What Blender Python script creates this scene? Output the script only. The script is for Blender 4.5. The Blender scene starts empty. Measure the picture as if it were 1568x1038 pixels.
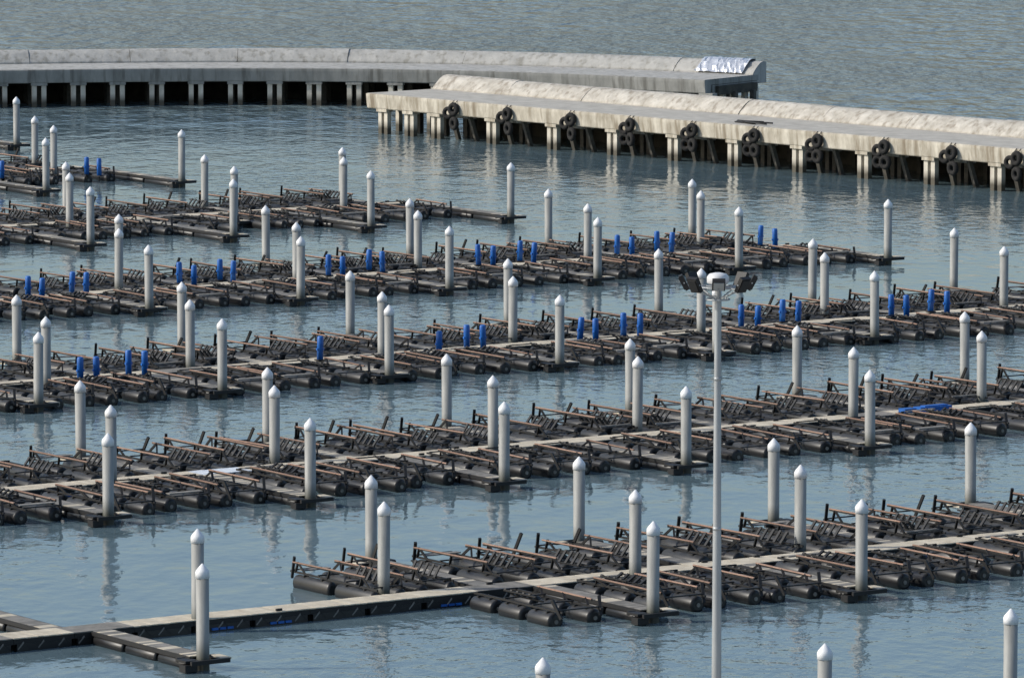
import bpy, math, random
from mathutils import Vector, Matrix
random.seed(7)
S=bpy.context.scene
# ------------------------------------------------------------ survey model
F=9500.0; HZ=1066.0; H=43.0
TH=math.atan(HZ/F)
def G(x,y,z=0.0):
    X=x-784.0; Y=519.0-y
    dx,dy,dz=X, F*math.cos(TH)+Y*math.sin(TH), -F*math.sin(TH)+Y*math.cos(TH)
    t=(z-H)/dz
    return Vector((dx*t,dy*t,z))
U=Vector((0.8295,0.5585,0)).normalized(); V=Vector((U.y,-U.x,0))
def uv(p): return p.dot(U),p.dot(V)
def W(u,v,z=0.0):
    q=U*u+V*v; return Vector((q.x,q.y,z))
# ------------------------------------------------------------ materials
def newmat(name):
    m=bpy.data.materials.new(name); m.use_nodes=True
    nt=m.node_tree; b=nt.nodes['Principled BSDF']; return m,nt,b
def N(nt,t,**k):
    n=nt.nodes.new(t)
    for a,v in k.items(): setattr(n,a,v)
    return n
def math_n(nt,op,a,b=None,c=None,clamp=False):
    n=nt.nodes.new('ShaderNodeMath'); n.operation=op; n.use_clamp=clamp
    for i,v in enumerate((a,b,c)):
        if v is None: continue
        if isinstance(v,(int,float)): n.inputs[i].default_value=v
        else: nt.links.new(v,n.inputs[i])
    return n.outputs[0]
def mixc(nt,f,a,b):
    n=nt.nodes.new('ShaderNodeMix'); n.data_type='RGBA'
    for s,v in ((0,f),(6,a),(7,b)):
        if isinstance(v,(int,float)): n.inputs[s].default_value=v
        elif isinstance(v,tuple): n.inputs[s].default_value=(*v,1)
        else: nt.links.new(v,n.inputs[s])
    return n.outputs[2]
def mottled(name,c1,c2,scale=1.0,rough=0.8,stretch=(1,1,1),bump=0.0,detail=5,dust_toplight=None,metal=0.0,wet=None,island=0.0,streak=None):
    m,nt,b=newmat(name)
    g=N(nt,'ShaderNodeNewGeometry')
    mp=N(nt,'ShaderNodeMapping'); mp.inputs['Scale'].default_value=stretch
    nt.links.new(g.outputs['Position'],mp.inputs[0])
    n=N(nt,'ShaderNodeTexNoise'); n.inputs['Scale'].default_value=scale; n.inputs['Detail'].default_value=detail; n.inputs['Roughness'].default_value=.65
    nt.links.new(mp.outputs[0],n.inputs['Vector'])
    r=N(nt,'ShaderNodeMapRange'); r.inputs[1].default_value=.32; r.inputs[2].default_value=.68
    nt.links.new(n.outputs[0],r.inputs[0])
    col=mixc(nt,r.outputs[0],c1,c2)
    if island:
        k=math_n(nt,'MULTIPLY',g.outputs['Random Per Island'],island)
        col=mixc(nt,k,col,tuple(x*0.35 for x in c1))
    if streak:
        mp2=N(nt,'ShaderNodeMapping'); mp2.inputs['Scale'].default_value=(1,1,.08); nt.links.new(g.outputs['Position'],mp2.inputs[0])
        n2_=N(nt,'ShaderNodeTexNoise'); n2_.inputs['Scale'].default_value=1.9; n2_.inputs['Detail'].default_value=4; nt.links.new(mp2.outputs[0],n2_.inputs['Vector'])
        r2=N(nt,'ShaderNodeMapRange'); r2.inputs[1].default_value=.5; r2.inputs[2].default_value=.68; r2.inputs[4].default_value=.75; nt.links.new(n2_.outputs[0],r2.inputs[0])
        col=mixc(nt,r2.outputs[0],col,streak)
    if dust_toplight:  # lightens upward faces: dust, plus light caught on top put into the colour
        s=N(nt,'ShaderNodeSeparateXYZ'); nt.links.new(g.outputs['Normal'],s.inputs[0])
        f=math_n(nt,'MULTIPLY',math_n(nt,'SUBTRACT',s.outputs[2],.45,clamp=True),1.5,clamp=True)
        f=math_n(nt,'MULTIPLY',f,r.outputs[0])
        col=mixc(nt,f,col,dust_toplight)
    if wet:
        s2=N(nt,'ShaderNodeSeparateXYZ'); nt.links.new(g.outputs['Position'],s2.inputs[0])
        zz=math_n(nt,'ADD',s2.outputs[2],math_n(nt,'MULTIPLY',n.outputs[0],-.7))
        mr=N(nt,'ShaderNodeMapRange'); mr.inputs[1].default_value=wet[0]; mr.inputs[2].default_value=wet[1]
        mr.inputs[3].default_value=1; mr.inputs[4].default_value=0
        nt.links.new(zz,mr.inputs[0])
        col=mixc(nt,mr.outputs[0],col,wet[2])
    nt.links.new(col,b.inputs['Base Color'])
    b.inputs['Roughness'].default_value=rough; b.inputs['Metallic'].default_value=metal
    if bump:
        bp=N(nt,'ShaderNodeBump'); bp.inputs['Strength'].default_value=.8; bp.inputs['Distance'].default_value=bump
        nt.links.new(n.outputs[0],bp.inputs['Height']); nt.links.new(bp.outputs[0],b.inputs['Normal'])
    return m
M_conc=mottled('warm_concrete',(.33,.31,.27),(.48,.455,.40),.8,.9,(1,1,1),.03,8)  # the concrete's own warm tone, mottled at random
M_face=mottled('stained_concrete',(.30,.265,.205),(.64,.595,.50),1.1,.9,(1,1,.35),.04,8,streak=(.18,.14,.09))
M_par=mottled('parapet_concrete',(.33,.305,.26),(.56,.53,.47),.9,.9,(1,1,.6),.16,9,streak=(.22,.19,.15))
M_gpar=mottled('grey_parapet_concrete',(.32,.315,.295),(.45,.44,.41),.9,.9,(1,1,.6),.12,9,streak=(.22,.21,.18))
M_bwpile=mottled('breakwater_pile_concrete',(.46,.42,.35),(.64,.60,.51),1.5,.85,(1,1,.4),.02,5,wet=(.1,.8,(.09,.08,.06)))
M_under=mottled('shaded_underdeck_concrete',(.03,.028,.024),(.09,.08,.06),1.0,.9)  # wet concrete, with the shade under the deck painted into its colour
M_rake=mottled('shaded_pile_concrete',(.045,.042,.036),(.11,.10,.08),1.5,.9)  # dark copy of the pile concrete, under-deck shade in its colour
M_gconc=mottled('grey_concrete',(.21,.21,.195),(.33,.325,.30),.8,.9,(1,1,.4),.03,8,streak=(.12,.115,.1))
M_pile=mottled('pile_grey_concrete',(.22,.225,.215),(.33,.33,.31),2.2,.6,(1,1,.25),.01,5,wet=(.15,.95,(.05,.052,.038)))
M_cap=mottled('pile_cap_white',(.66,.67,.68),(.8,.8,.8),2,.5)
M_black=mottled('black_steel',(.006,.006,.007),(.013,.0125,.012),3,.6)
M_tank=mottled('black_hdpe',(.006,.006,.007),(.014,.014,.014),1.3,.42,dust_toplight=(.075,.073,.067))  # grey tops are dust and painted top light together
M_rail=mottled('copper_bunk_board',(.30,.175,.125),(.42,.285,.215),2.5,.8,island=.6)
M_wood=mottled('deck_timber',(.47,.41,.31),(.64,.575,.455),1.6,.85,island=.25)
M_grey=mottled('grey_grating',(.17,.16,.14),(.30,.28,.25),2,.8,island=.4)
M_white=mottled('pale_plastic_sheet',(.5,.55,.6),(.72,.76,.8),2,.5)
M_blue=mottled('blue_plastic',(.006,.09,.38),(.018,.16,.54),3,.45,island=.3)
M_rubber=mottled('rubber',(.006,.006,.006),(.017,.016,.015),4,.9)
M_galv=mottled('galvanised_steel',(.30,.32,.33),(.40,.42,.43),1.5,.5,(1,1,.3),metal=.3)
M_lamp=mottled('lamp_white',(.6,.6,.6),(.72,.72,.72),3,.4)
M_foil=mottled('silver_foil',(.6,.62,.66),(.85,.86,.88),5,.25,metal=.5,bump=.05)
# ------------------------------------------------------------ mesh builder
class MB:
    def __init__(s,mats): s.v=[];s.f=[];s.m=[];s.s=[];s.mats=mats
    def mi(s,m):
        if m not in s.mats: s.mats.append(m)
        return s.mats.index(m)
    def add(s,vs,fs,m,sm=False):
        o=len(s.v); s.v+= [tuple(x) for x in vs]; i=s.mi(m)
        for k,f in enumerate(fs):
            s.f.append([a+o for a in f]); s.m.append(i); s.s.append(sm if not isinstance(sm,list) else sm[k])
    def box(s,c,d,m,rot=None):
        a,b,e=d[0]/2,d[1]/2,d[2]/2
        vs=[Vector((x,y,z)) for x in(-a,a) for y in(-b,b) for z in(-e,e)]
        if rot is not None: vs=[rot@q for q in vs]
        c=Vector(c); vs=[q+c for q in vs]
        s.add(vs,[(0,1,3,2),(4,6,7,5),(0,4,5,1),(2,3,7,6),(0,2,6,4),(1,5,7,3)],m)
    def beam(s,p,q,w,h,m):
        p=Vector(p);q=Vector(q);d=(q-p);L=d.length
        R=d.to_track_quat('Y','Z').to_matrix()
        s.box((p+q)/2,(w,L,h),m,R)
    def cyl(s,prof,m,n=12,base=(0,0,0),axis=None):
        base=Vector(base); A=Vector(axis or (0,0,1)).normalized()
        R=A.to_track_quat('Z','Y').to_matrix()
        vs=[];fs=[];sm=[]
        for r,t in prof:
            for i in range(n):
                a=2*math.pi*i/n; vs.append(base+R@Vector((r*math.cos(a),r*math.sin(a),t)))
        for k in range(len(prof)-1):
            for i in range(n):
                j=(i+1)%n; fs.append((k*n+i,k*n+j,(k+1)*n+j,(k+1)*n+i)); sm.append(True)
        fs.append(tuple(reversed(range(n)))); sm.append(False)
        l=(len(prof)-1)*n; fs.append(tuple(l+i for i in range(n))); sm.append(False)
        s.add(vs,fs,m,sm)
    def torus(s,c,ax,R,r,m,n=22,k=8):
        c=Vector(c); Q=Vector(ax).to_track_quat('Z','Y').to_matrix(); vs=[];fs=[]
        for i in range(n):
            a=2*math.pi*i/n
            for j in range(k):
                b=2*math.pi*j/k; rr=R+r*math.cos(b)
                vs.append(c+Q@Vector((rr*math.cos(a),rr*math.sin(a),r*1.0*math.sin(b))))
        for i in range(n):
            for j in range(k):
                fs.append((i*k+j,((i+1)%n)*k+j,((i+1)%n)*k+(j+1)%k,i*k+(j+1)%k))
        s.add(vs,fs,m,True)
    def sweep(s,frames,prof,m,sm=False):
        n=len(prof); vs=[];fs=[]
        for o,nv in frames:
            for b,z in prof:
                q=o+nv*b; vs.append((q.x,q.y,z))
        for i in range(len(frames)-1):
            for j in range(n):
                k=(j+1)%n; fs.append((i*n+j,i*n+k,(i+1)*n+k,(i+1)*n+j))
        s.add(vs,fs,m,sm)
        a=[(frames[0][0].x+frames[0][1].x*b,frames[0][0].y+frames[0][1].y*b,z) for b,z in prof]
        c=[(frames[-1][0].x+frames[-1][1].x*b,frames[-1][0].y+frames[-1][1].y*b,z) for b,z in prof]
        s.add(a,[tuple(range(n-1,-1,-1))],m); s.add(c,[tuple(range(n))],m)
    def mesh(s,name):
        me=bpy.data.meshes.new(name); me.from_pydata(s.v,[],s.f)
        for m in s.mats: me.materials.append(m)
        me.polygons.foreach_set('material_index',s.m); me.polygons.foreach_set('use_smooth',s.s)
        me.update(); 
        return me
def place(name,me,loc=(0,0,0),rz=0.0,scale=(1,1,1)):
    o=bpy.data.objects.new(name,me); o.location=loc; o.rotation_euler=(0,0,rz); o.scale=scale
    S.collection.objects.link(o); return o
# ------------------------------------------------------------ camera
cam=bpy.data.cameras.new('camera'); co=bpy.data.objects.new('camera',cam); S.collection.objects.link(co)
co.location=(0,0,H); co.rotation_euler=(math.pi/2-TH,0,0)
cam.sensor_width=36; cam.lens=F/1568*36; cam.clip_start=1; cam.clip_end=20000; S.camera=co
# ------------------------------------------------------------ light
EL=math.radians(33); az=math.atan2(-.995,-.08)
sd=Vector((math.sin(az)*math.cos(EL),math.cos(az)*math.cos(EL),math.sin(EL)))
w=bpy.data.worlds.new('World'); S.world=w; w.use_nodes=True
bg=w.node_tree.nodes['Background']; sk=w.node_tree.nodes.new('ShaderNodeTexSky'); sk.sky_type='NISHITA'
sk.sun_disc=False; sk.sun_elevation=EL; sk.sun_rotation=az%(2*math.pi); sk.air_density=1.15; sk.dust_density=2.2; sk.ozone_density=2.6
w.node_tree.links.new(sk.outputs[0],bg.inputs[0]); bg.inputs[1].default_value=.15
sl=bpy.data.lights.new('sun','SUN'); sl.energy=3.5; sl.angle=math.radians(.6); sl.color=(1,.95,.86)
so=bpy.data.objects.new('sun',sl); S.collection.objects.link(so); so.rotation_euler=sd.to_track_quat('Z','Y').to_euler()
S.view_settings.view_transform='Standard'; S.view_settings.look='None'; S.view_settings.exposure=0
# ------------------------------------------------------------ water
mw,nt,b=newmat('harbour_water')
g=N(nt,'ShaderNodeNewGeometry'); sp=N(nt,'ShaderNodeSeparateXYZ'); nt.links.new(g.outputs['Position'],sp.inputs[0])
xs=math_n(nt,'MULTIPLY',math_n(nt,'MAXIMUM',math_n(nt,'ADD',sp.outputs[0],10),0),1.0)
s_=math_n(nt,'ADD',sp.outputs[1],xs)
mr=N(nt,'ShaderNodeMapRange'); mr.interpolation_type='SMOOTHSTEP'; mr.inputs[1].default_value=548; mr.inputs[2].default_value=600
nt.links.new(s_,mr.inputs[0]); sea=mr.outputs[0]
def noise(scale,detail,rough=.55,st=(1,1,1),rot=0,dist=0):
    mp=N(nt,'ShaderNodeMapping'); mp.inputs['Scale'].default_value=st; mp.inputs['Rotation'].default_value=(0,0,rot)
    nt.links.new(g.outputs['Position'],mp.inputs[0])
    n=N(nt,'ShaderNodeTexNoise'); n.noise_dimensions='2D'; n.inputs['Scale'].default_value=scale; n.inputs['Detail'].default_value=detail
    n.inputs['Roughness'].default_value=rough; n.inputs['Distortion'].default_value=dist
    nt.links.new(mp.outputs[0],n.inputs['Vector']); return n.outputs[0]
patch=noise(.03,3,.5,(1,.5,1),.3)
pr=N(nt,'ShaderNodeMapRange'); pr.inputs[1].default_value=.38; pr.inputs[2].default_value=.62; pr.inputs[3].default_value=.35; pr.inputs[4].default_value=1.5
nt.links.new(patch,pr.inputs[0])
n1=noise(1.1,3,.5,(1,.7,1),.4); n2=noise(.4,2,.5,(1,.55,1),-.3); n3=noise(.16,1,.5,(1,.6,1),.2)
small=math_n(nt,'MULTIPLY',n1,math_n(nt,'MULTIPLY',pr.outputs[0],math_n(nt,'ADD',math_n(nt,'MULTIPLY',sea,.42),.055)))
mid=math_n(nt,'MULTIPLY',n2,math_n(nt,'ADD',math_n(nt,'MULTIPLY',sea,1.1),.085))
big=math_n(nt,'MULTIPLY',n3,math_n(nt,'ADD',math_n(nt,'MULTIPLY',sea,1.0),.04))
hh=math_n(nt,'ADD',math_n(nt,'ADD',small,mid),big)
bp=N(nt,'ShaderNodeBump'); bp.inputs['Strength'].default_value=1; bp.inputs['Distance'].default_value=1
nt.links.new(hh,bp.inputs['Height']); nt.links.new(bp.outputs[0],b.inputs['Normal'])
col=mixc(nt,sea,mixc(nt,patch,(.092,.142,.165),(.125,.182,.208)),(.155,.208,.225))
nt.links.new(col,b.inputs['Base Color']); b.inputs['Roughness'].default_value=.06; b.inputs['IOR'].default_value=1.45
mb=MB([]); R=9000
mb.add([(-R,-R,0),(R,-R,0),(R,R,0),(-R,R,0)],[(0,1,2,3)],mw)
place('water',mb.mesh('water'))
# ------------------------------------------------------------ mooring piles
PH=4.56
mb=MB([])
mb.cyl([(.28,-5),(.28,PH-.55)],M_pile,16)
mb.cyl([(.305,PH-.62),(.305,PH-.36),(.26,PH-.27),(.03,PH)],M_cap,16)
me_pile=mb.mesh('mooring_pile')
tops=[(25,148),(53,178),(82,191),(70,211),(278,199),(101,249),(106,264),(313,236),(138,286),(359,255),(357,274),(524,225),(526,241),
(568,261),(782,248),(182,329),(181,350),(228,375),(407,315),(454,340),(460,361),(628,303),(640,321),(688,347),(840,289),(900,311),
(915,333),(1060,274),(1073,292),(1132,318),(1360,305),(25,450),(70,484),(58,507),(278,432),(291,458),(340,488),(536,414),(585,445),
(596,467),(778,397),(785,422),(857,451),(1009,382),(1074,410),(1098,436),(1244,367),(1263,388),(1340,414),(1461,350),(1538,376),(1478,478),
(1504,506),(1221,498),(1307,530),(1333,565),(965,518),(976,547),(1051,591),(684,541),(755,574),(772,614),(409,562),(420,590),
(475,638),(123,583),(170,620),(165,662),(1487,647),(1185,671),(1226,711),(1320,765),(887,699),(973,748),(1000,796),(568,726),
(587,769),(302,809),(310,861),(1548,930),(1263,985),(832,1007)]
rows={1:(710,905),2:(800,683),3:(860,524),4:(700,412),5:(300,330),6:(55,260)}
rv={k:uv(G(x,y,.5))[1] for k,(x,y) in rows.items()}
rv[7]=rv[6]-39; rv[0]=rv[1]+39
near={k:[] for k in rv}; far={k:[] for k in rv}
for (x,y) in tops:
    p=G(x,y,PH); o=place('mooring_pile',me_pile,(p.x,p.y,random.uniform(-.06,.06)),random.uniform(0,6))
    o.rotation_euler[0]=random.gauss(0,.004); o.rotation_euler[1]=random.gauss(0,.004)
    u,v=uv(p); k=min(rv,key=lambda a:abs(rv[a]-v)); dv=v-rv[k]
    if dv>4.5: near[k].append((u,dv))
    elif dv<-4.5: far[k].append((u,dv))
# ------------------------------------------------------------ boat lifts
def lift_mesh(seed,side):
    r=random.Random(seed*2+(side>0)); mb=MB([]); L=7.4
    for sx in(-1,1):
        x=sx*1.0; n=3 if seed%2 else 2; seg=(L-.3)/n
        for i in range(n):
            y0=.25+i*seg; Lt=seg-.5; rr=.40
            mb.cyl([(rr*.6,0),(rr*.93,.05),(rr,.14),(rr,Lt-.14),(rr*.93,Lt-.05),(rr*.6,Lt)],M_tank,16,(x,y0,.27),(0,1,0))
            mb.cyl([(.10,Lt),(.10,Lt+.04)],M_grey,8,(x,y0,.27),(0,1,0))
            for q in(.25,.75):
                mb.box((x,y0+Lt*q,.67),(.4,.1,.08),M_black)
        mb.beam((x,.1,.745),(x,L,.745),.09,.09,M_black)
        h=(1.10 if side>0 else 1.36)+r.uniform(-.12,.08); xr=sx*1.2
        y1=(1.5 if side>0 else .3)+r.uniform(0,.6); y2=L-.3-r.uniform(0,.9)
        if not(sx==1 and seed%3==2):
            mb.beam((xr,y1,h),(xr,y2,h-r.uniform(0,.08)),.09,.05,M_rail)
            mb.beam((xr,y1,h-.07),(xr,y2,h-.09),.06,.07,M_black)
            k=3
            for i in range(k):
                yy=y1+.25+(y2-y1-.7)*i/(k-1)
                mb.beam((x,yy+.45,.76),(xr,yy,h-.05),.11,.11,M_black)
                if i%2==0: mb.beam((x,yy-.35,.76),(xr,yy,h-.05),.09,.09,M_black)
        if sx==-1 or seed%2: mb.beam((x,L-.1,.45),(xr,L-.55,h+.18),.14,.13,M_black)
    for y in(.4,2.7,5.0,L-.25):
        mb.box((0,y,.82),(2.1,.11,.055),M_black)
    for sx in((-1,1) if seed%3==0 else (1,)):
        ya=r.uniform(1.4,2.6) if side>0 else r.uniform(.6,1.8); yb=ya+r.uniform(1.8,2.8); y=ya
        top=1.12 if side>0 else 1.38
        while y<yb+.01:
            mb.beam((sx*.18,y,.85),(sx*.60,y,top),.16,.07,M_black)
            y+=.5
        for t in(0.08,.95):
            xx=sx*(.18+.42*t); zz=.85+(top-.85)*t-.05
            mb.beam((xx,ya-.1,zz),(xx,yb+.1,zz),.07,.07,M_black)
    if seed%4==0: mb.box((0,L-.9,.88),(2.0,.4,.05),M_grey)
    if seed%3==0: mb.box((0,.75,.88),(2.0,.3,.05),M_grey)
    return mb.mesh('boat_lift')
LMn=[lift_mesh(i,1) for i in range(9)]; LMf=[lift_mesh(i,-1) for i in range(9)]
def put_lift(u,v,side,pitch):
    p=W(u,v); rz=math.atan2(U.y,U.x)
    if side>0: rz+=math.pi
    return place('boat_lift',random.choice(LMn if side>0 else LMf),(p.x,p.y,random.uniform(-.09,.04)),rz+random.gauss(0,.014),(pitch/3.45,random.uniform(.95,1.03),1))
def finger(u,v0,dv,row):
    sgn=1 if dv>0 else -1; mb=MB([])
    L=abs(dv)-.2; y0=.85
    n=int((L-y0)/.3)
    for i in range(n):
        y=y0+.15+i*.3; mb.box((0,y,.55),(.9,.275,.05),M_grey if random.random()<.8 else M_wood)
    for x in(-.5,.5): mb.box((x*1.0,(y0+L)/2,.47),(.08,L-y0,.18),M_black)
    for x in(-.3,.3):
        k=3; sg=(L-y0)/k
        for i in range(k): mb.cyl([(.2,0),(.28,.08),(.28,sg-.3),(.2,sg-.22)],M_tank,12,(x,y0+i*sg+.1,.15),(0,1,0))
    a=abs(dv)
    for x in(-.5,.5): mb.box((x,a,.42),(.12,1.2,.16),M_black)
    for y in(-.6,.6): mb.box((0,a+y,.42),(1.9,.14,.18),M_black)
    mb.box((-.85,a,.48),(.5,1.0,.08),M_wood); mb.box((.85,a,.46),(.5,.8,.1),M_black)
    mb.box((.9,a+.3,.2),(.6,.5,.3),M_black)
    p=W(u,v0); rz=math.atan2(U.y,U.x)+(math.pi if sgn>0 else 0)
    place('finger_pier',mb.mesh('finger_pier'),(p.x,p.y,0),rz)
def ulim(k):
    v=rv[k]; out=[]
    for sx in(-1,1):
        ang=914/F*sx
        t=v/(ang*V.x+V.y); P=Vector((ang*t,t,0)); out.append(P.dot(U))
    return out
uend={4:uv(G(1212,379,.5))[0],5:uv(G(606,312,.5))[0],6:uv(G(112,257,.5))[0]}
ustart_near={1:uv(G(708,938,0))[0]}; ustart_far={1:uv(G(466,905,0))[0]}
for k in range(1,7):
    a,bb=ulim(k); a-=14; bb+=14
    if k in uend: bb=uend[k]+.6
    v0=rv[k]
    mb=MB([]); u=a; 
    while u<bb:
        seg=min(3.0,bb-u)
        rr=random.random(); m=M_wood
        if rr<.06 and 1<k<4: m=M_white
        elif rr<.13: m=M_grey
        nn=10
        for i in range(nn):
            mb.box((u+seg*(i+.5)/nn-a,0,.56+random.uniform(-.006,.006)),(seg/nn-.02,1.6,.05),m)
        for y in(-.72,.72):
            mb.box((u+seg/2-a,y*1.08,.42),(seg-.02,.08,.2),M_black)
            for i in range(3):
                mb.beam((u+seg*(i+.2)/3-a,y*1.14,.1),(u+seg*(i+.5)/3-a,y*1.14,.4),.06,.06,M_grey)
                mb.beam((u+seg*(i+.8)/3-a,y*1.14,.1),(u+seg*(i+.5)/3-a,y*1.14,.4),.06,.06,M_black)
            mb.box((u+seg/2-a,y*.9,.12),(seg-.3,.4,.4),M_tank)
            if random.random()<(.4 if k==1 else .12):
                for i in range(3): mb.box((u+seg*(.35+.13*i)-a,y*1.22,.12),(seg*.1,.1,.10),M_blue)
        mb.box((u+seg/2-a,0,.2),(seg-.2,1.1,.4),M_tank)
        if random.random()<.35:
            mb.box((u+seg*.5-a,random.choice((-.62,.62)),.64),(.3,.1,.1),M_black)
        u+=seg
    p=W(a,v0); place('floating_walkway',mb.mesh('floating_walkway'),(p.x,p.y,0),math.atan2(U.y,U.x))
    for side,lst in((1,near[k]),(-1,far[k])):
        lst=sorted(lst)
        for (u,dv) in lst: finger(u,v0,dv,k)
        us=[u for u,_ in lst]
        if not us: us=[a]
        full=list(us)
        while full[0]>a: full.insert(0,full[0]-11.7)
        while full[-1]<bb: full.append(full[-1]+11.7)
        lo=a; 
        if k==1: lo=(ustart_near if side>0 else ustart_far)[1]
        for i in range(len(full)-1):
            s0,s1=max(full[i]+.7,lo),min(full[i+1]-.7,bb)
            if s1-s0<2.4: continue
            n=max(1,round((s1-s0)/3.4)); pt=(s1-s0)/n
            for i in range(n):
                put_lift(s0+pt*(i+.5),v0+side*(.95+random.uniform(0,.5)),side,min(pt,3.6))
finger(uv(G(75,962,.5))[0],rv[1],-11,1)
for (u,dv) in near[7]: finger(u,rv[7],dv,7)
# ------------------------------------------------------------ blue posts
mb=MB([])
mb.cyl([(.19,0),(.19,1.3),(.14,1.38)],M_blue,12); mb.box((0,0,-.04),(.5,.5,.08),M_black); mb.box((0,.0,.6),(.48,.14,.12),M_blue); mb.cyl([(.05,-.5),(.05,0)],M_black,6)
mp_=mb.mesh('blue_guide_post')
posts=[(123,583),(148,582),(197,572),(222,573),(490,550),(672,542),(715,532),(740,532),(888,520),(912,522),(955,513),(980,514),(1135,500),(1160,502),(1198,492),(1222,494),(1365,484),(1388,485),(1425,476),(1450,479),
(43,455),(64,458),(110,448),(132,449),(275,433),(297,438),(337,428),(357,431),(503,421),(525,424),(565,413),(586,416),(733,405),(755,407),(796,399),(817,402),(945,390),(968,393),(1006,384),(1028,386),(1164,375),(1187,380),(133,267),(152,269),(3,273)]
for x,y in posts:
    p=G(x,y,.7); o=place('blue_guide_post',mp_,(p.x,p.y,.7),math.atan2(U.y,U.x)+random.gauss(0,.2)); o.rotation_euler[0]=random.gauss(0,.03); o.rotation_euler[1]=random.gauss(0,.03)
mb=MB([]); mb.box((0,0,.12),(2.2,.7,.24),M_blue); mb.box((.1,.0,.27),(1.6,.4,.06),M_blue); mb.box((-1.6,.2,.1),(.8,.6,.2),M_blue)
p=G(1428,628,.6); place('blue_float_box',mb.mesh('blue_float_box'),(p.x,p.y,.6),math.atan2(U.y,U.x))
# ------------------------------------------------------------ breakwaters
DZ=3.5
def resample(pts,st):
    out=[pts[0]]; 
    for a,b2 in zip(pts,pts[1:]):
        n=max(1,round((b2-a).length/st))
        for i in range(1,n+1): out.append(a.lerp(b2,i/n))
    return out
def frames_of(pts):
    fr=[]
    for i,p in enumerate(pts):
        a=pts[max(0,i-1)]; c=pts[min(len(pts)-1,i+1)]; d=(c-a).normalized(); fr.append((p,Vector((-d.y,d.x,0))))
    return fr
def smooth(pts,it=6):
    for _ in range(it):
        pts=[pts[0]]+[(pts[i-1]+pts[i]*2+pts[i+1])/4 for i in range(1,len(pts)-1)]+[pts[-1]]
    return pts
def breakwater(name,pts,width,facemat,parmat,bents,beam,pilecol,pairgap,ends):
    fr=frames_of(pts); root=bpy.data.objects.new(name,None); S.collection.objects.link(root)
    def part(n,mb): o=place(n,mb.mesh(n)); o.parent=root; return o
    mb=MB([]); 
    mb.sweep(fr,[(0,DZ),(width-1,DZ),(width-1,DZ-.5),(1.0,DZ-.5),(.9,DZ-beam),(.06,DZ-beam),(0,DZ-beam+.08),(-.12,DZ-.25),(-.12,DZ-.04)],facemat)
    for e,sg in ends:
        o,n=fr[e]; d=Vector((n.y,-n.x,0))*sg
        R=Matrix.Rotation(math.atan2(n.y,n.x),3,'Z'); c=o+n*(width/2+.05)-d*.33
        mb.box((c.x,c.y,DZ-.52-(beam-.52)/2-.01),(width-2.2,.62,beam-.54),facemat,R)
    part('deck_and_fascia',mb)
    mb=MB([]); mb.sweep([(o,n) for o,n in fr],[(.05,DZ+.004),(width-1.9,DZ+.004),(width-1.9,DZ+.02),(.05,DZ+.02)],M_conc if facemat is M_face else M_gpar); part('deck_slab',mb)
    mb=MB([]); step=5; i=0
    while i<len(fr)-1:
        j=min(i+step,len(fr)-1); sub=[(o.copy(),n) for o,n in fr[i:j+1]]
        d=(sub[-1][0]-sub[0][0]).normalized(); sub[0]=(sub[0][0]+d*.02,sub[0][1]); sub[-1]=(sub[-1][0]-d*.02,sub[-1][1])
        e=random.uniform(-.05,.05); w0=width+random.uniform(-.06,.06)
        prof=[(w0-2.0,DZ+.021),(w0-1.85,DZ+.24),(w0-1.5,DZ+.55),(w0-1.15,DZ+.86+e),(w0-.75,DZ+1.1+e),(w0-.25,DZ+1.22+e),(w0+.1,DZ+1.2+e),(w0+.3,DZ+1.05),(w0+.3,DZ+.4),(w0+.3,DZ-.8),(w0-.9,DZ-.8)]
        mb.sweep(sub,prof,parmat,True); i=j
    part('wave_parapet',mb)
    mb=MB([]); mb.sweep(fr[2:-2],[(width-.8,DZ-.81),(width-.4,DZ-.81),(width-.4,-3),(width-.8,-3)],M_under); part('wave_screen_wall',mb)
    mb=MB([])
    for (o,n) in bents:
        d=Vector((n.y,-n.x,0)); R=Matrix.Rotation(math.atan2(d.y,d.x),3,'Z')
        for bo in(.45,4.2,7.2):
            for s in(-1,1):
                q=o+n*bo+d*(s*pairgap/2)
                mb.box((q.x,q.y,(DZ-beam-4)/2),(.44,.44,DZ-beam+4),pilecol if bo<3 else M_rake,R)  # inner rows use the dark copy with painted under-deck shade
        q=o+n*(.45)
        mb.box((q.x,q.y,DZ-beam-.1),(pairgap+.6,.8,.3),facemat,R)
        q=o+n*(width/2); mb.box((q.x,q.y,DZ-beam+.2),(.7,width-3.4,.8),M_under,R)
    for e,sg in ends:
        o,n=fr[e]; d=Vector((n.y,-n.x,0))*sg; R=Matrix.Rotation(math.atan2(d.y,d.x),3,'Z')
        for bo in (1.6,3.4,5.2,7.0,8.8):
            q=o+n*bo-d*.35; mb.box((q.x,q.y,(DZ-beam-4)/2),(.44,.44,DZ-beam+4.01),pilecol,R)
    part('pile_bents',mb)
    return fr,root
A=G(562,143,DZ); B=G(1568,229,DZ); D=(B-A).normalized(); A.z=B.z=0
pts=resample([A,B+D*45],2.0)
nrm=Vector((-D.y,D.x,0))
def on(x):
    p=G(x,143+.0855*(x-562),DZ); p.z=0; return A+D*((p-A).dot(D))
bents=[(on(x),nrm) for x in(583,623,664,749,842,934,1027,1119,1218,1318,1420,1522)]
bents+=[(on(1522)+D*(8*i),nrm) for i in range(1,5)]
fr,root=breakwater('concrete_breakwater',pts,9.5,M_face,M_par,bents,1.3,M_bwpile,.8,[(0,-1)])
tx=[on(x) for x in(698,780,877,968,1063,1158,1255,1357,1460,1560)]; tx+=[tx[-1]+D*8,tx[-1]+D*16]
mb=MB([])
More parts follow.
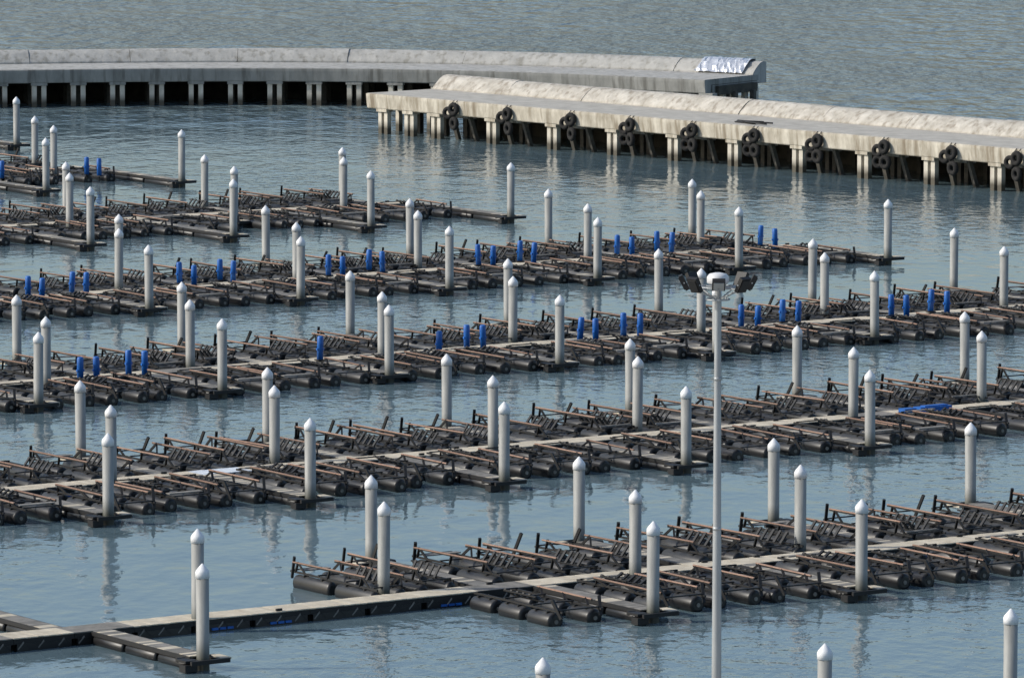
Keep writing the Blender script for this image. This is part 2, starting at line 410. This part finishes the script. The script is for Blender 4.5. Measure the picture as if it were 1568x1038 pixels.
for q in tx:
    for s in(-1,1):
        a=q+D*(s*1.15)+nrm*.6; b2=q+D*(s*1.35)+nrm*2.4
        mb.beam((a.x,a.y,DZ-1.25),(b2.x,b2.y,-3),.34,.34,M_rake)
    c=q+nrm*1.0; mb.box((c.x,c.y,DZ-1.42),(2.6,.5,.3),M_gconc,Matrix.Rotation(math.atan2(D.y,D.x),3,'Z'))
o=place('raking_piles',mb.mesh('raking_piles')); o.parent=root
for q in tx:
    mb=MB([])
    n=-nrm
    c1=n*.36+Vector((0,0,DZ-.72)); c2=n*.34+D*random.uniform(-.1,.1)+Vector((0,0,DZ-1.95)); 
    # two pairs of tyres hung flat against the face
    mb.torus(c1+D*.1,n+D*random.uniform(-.15,.15)+Vector((0,0,.06)),.40,.21,M_rubber)
    mb.torus(c1-D*.62-Vector((0,0,.35)),n+D*random.uniform(.1,.5),.37,.19,M_rubber)
    mb.torus(c2+D*.18,n+D*random.uniform(-.3,.1),.40,.21,M_rubber)
    if random.random()<.5: mb.torus(c2-D*.62+Vector((0,0,.0)),n+D*.3,.37,.19,M_rubber)
    for s in(-.15,.3):
        mb.beam(c1+D*s+Vector((0,0,.5)),n*.05+D*s+Vector((0,0,DZ+.04)),.04,.04,M_black); mb.beam(c1+D*s-Vector((0,0,.4)),c2+D*s+Vector((0,0,.4)),.06,.06,M_black)
    place('tire_fender',mb.mesh('tire_fender'),(q.x,q.y,0))
px=[(-420,116),(-280,113),(-150,110),(0,108),(150,106),(300,104.5),(450,104.5),(600,106),(740,109),(850,112.5),(960,117),(1080,123)]
pp=[G(x,y,DZ) for x,y in px]
for p in pp: p.z=0
pts=smooth(resample(pp,2.0),12); fr2=frames_of(pts)
bents=[fr2[i] for i in range(1,len(fr2),2)]
breakwater('curved_breakwater',pts,9.8,M_gconc,M_gpar,bents,1.25,M_bwpile,.9,[(-1,1)])
mb=MB([]); vs=[];fs=[]; nx=26
prof=[(w0,z) for w0,z in((7.7,3.60),(7.9,3.80),(8.25,4.10),(8.6,4.4),(9.0,4.64),(9.5,4.78),(9.95,4.78),(10.14,4.6),(10.2,4.2),(10.21,3.9))]; ny=len(prof)
d_=(pts[-1]-pts[-3]).normalized(); n_=Vector((-d_.y,d_.x,0))
for i in range(nx):
    for b_,z in prof:
        q=pts[-1]-d_*(1.0+5.2*i/(nx-1)+random.uniform(-.1,.1))+n_*b_
        e=.05+random.uniform(0,.16); vs.append((q.x-n_.x*e,q.y-n_.y*e,z+e*.7))
for i in range(nx-1):
    for j in range(ny-1): fs.append((i*ny+j,(i+1)*ny+j,(i+1)*ny+j+1,i*ny+j+1))
mb.add(vs,fs,M_foil); place('silver_tarpaulin',mb.mesh('silver_tarpaulin'))
mb=MB([]); c=G(1158,189,DZ+.1)
for i in range(6):
    a=random.uniform(-.5,.5); dd=(D+nrm*a*.5).normalized(); o0=D*random.uniform(-1.5,0.2)+nrm*random.uniform(-.4,.6)-D*1
    mb.cyl([(.06,0),(.06,random.uniform(1.5,3.2))],M_black,8,o0+Vector((0,0,i*.03)),dd)
place('steel_pipe_stack',mb.mesh('steel_pipe_stack'),(c.x,c.y,DZ+.09))
# ------------------------------------------------------------ high mast lamp + quay
mb=MB([]); T=22.6; g0=1.5
mb.cyl([(.19,g0),(.155,g0+9),(.10,T-.5),(.09,T-.1)],M_galv,16)
mb.cyl([(.35,g0),(.35,g0+.1)],M_galv,16)
for z in(8.2,14.3,19.2): mb.cyl([(.165-(z-8)*.004,z),(.165-(z-8)*.004,z+.12)],M_galv,16)
mb.torus((0,0,T-.35),(0,0,1),.55,.035,M_galv,24,6); mb.torus((0,0,T-.75),(0,0,1),.38,.03,M_galv,24,6)
mb.cyl([(.30,T-.25),(.36,T-.2),(.36,T-.02),(.28,T+.08),(.1,T+.12)],M_lamp,16)
for i in range(8):
    a=2*math.pi*i/8; d=Vector((math.cos(a),math.sin(a),0)); t=Vector((-d.y,d.x,0))
    big_=abs(d.x)>.6
    rr=1.1 if big_ else .75
    mb.beam(d*.1+Vector((0,0,T-.35)),d*rr+Vector((0,0,T-.38)),.05,.05,M_galv)
    mb.beam(d*.1+Vector((0,0,T-.75)),d*(rr*.75)+Vector((0,0,T-.4)),.035,.035,M_galv)
    R=Matrix.Rotation(a,3,'Z')@Matrix.Rotation(math.radians(28 if big_ else 50),3,'Y')
    c=d*rr+Vector((0,0,T-.2))
    mb.box(c,(.14,.42,.52),M_black,R)
    mb.box(c+R@Vector((.085,0,0)),(.03,.34,.42),M_galv if not big_ else M_black,R)
    mb.beam(c-t*.24,c+t*.24,.04,.04,M_galv)
X=319/9560*200
place('high_mast_lamp',mb.mesh('high_mast_lamp'),(X,200,0))
mb=MB([]); mb.box((0,150,-1),(600,110,5),M_conc); place('quay',mb.mesh('quay'))
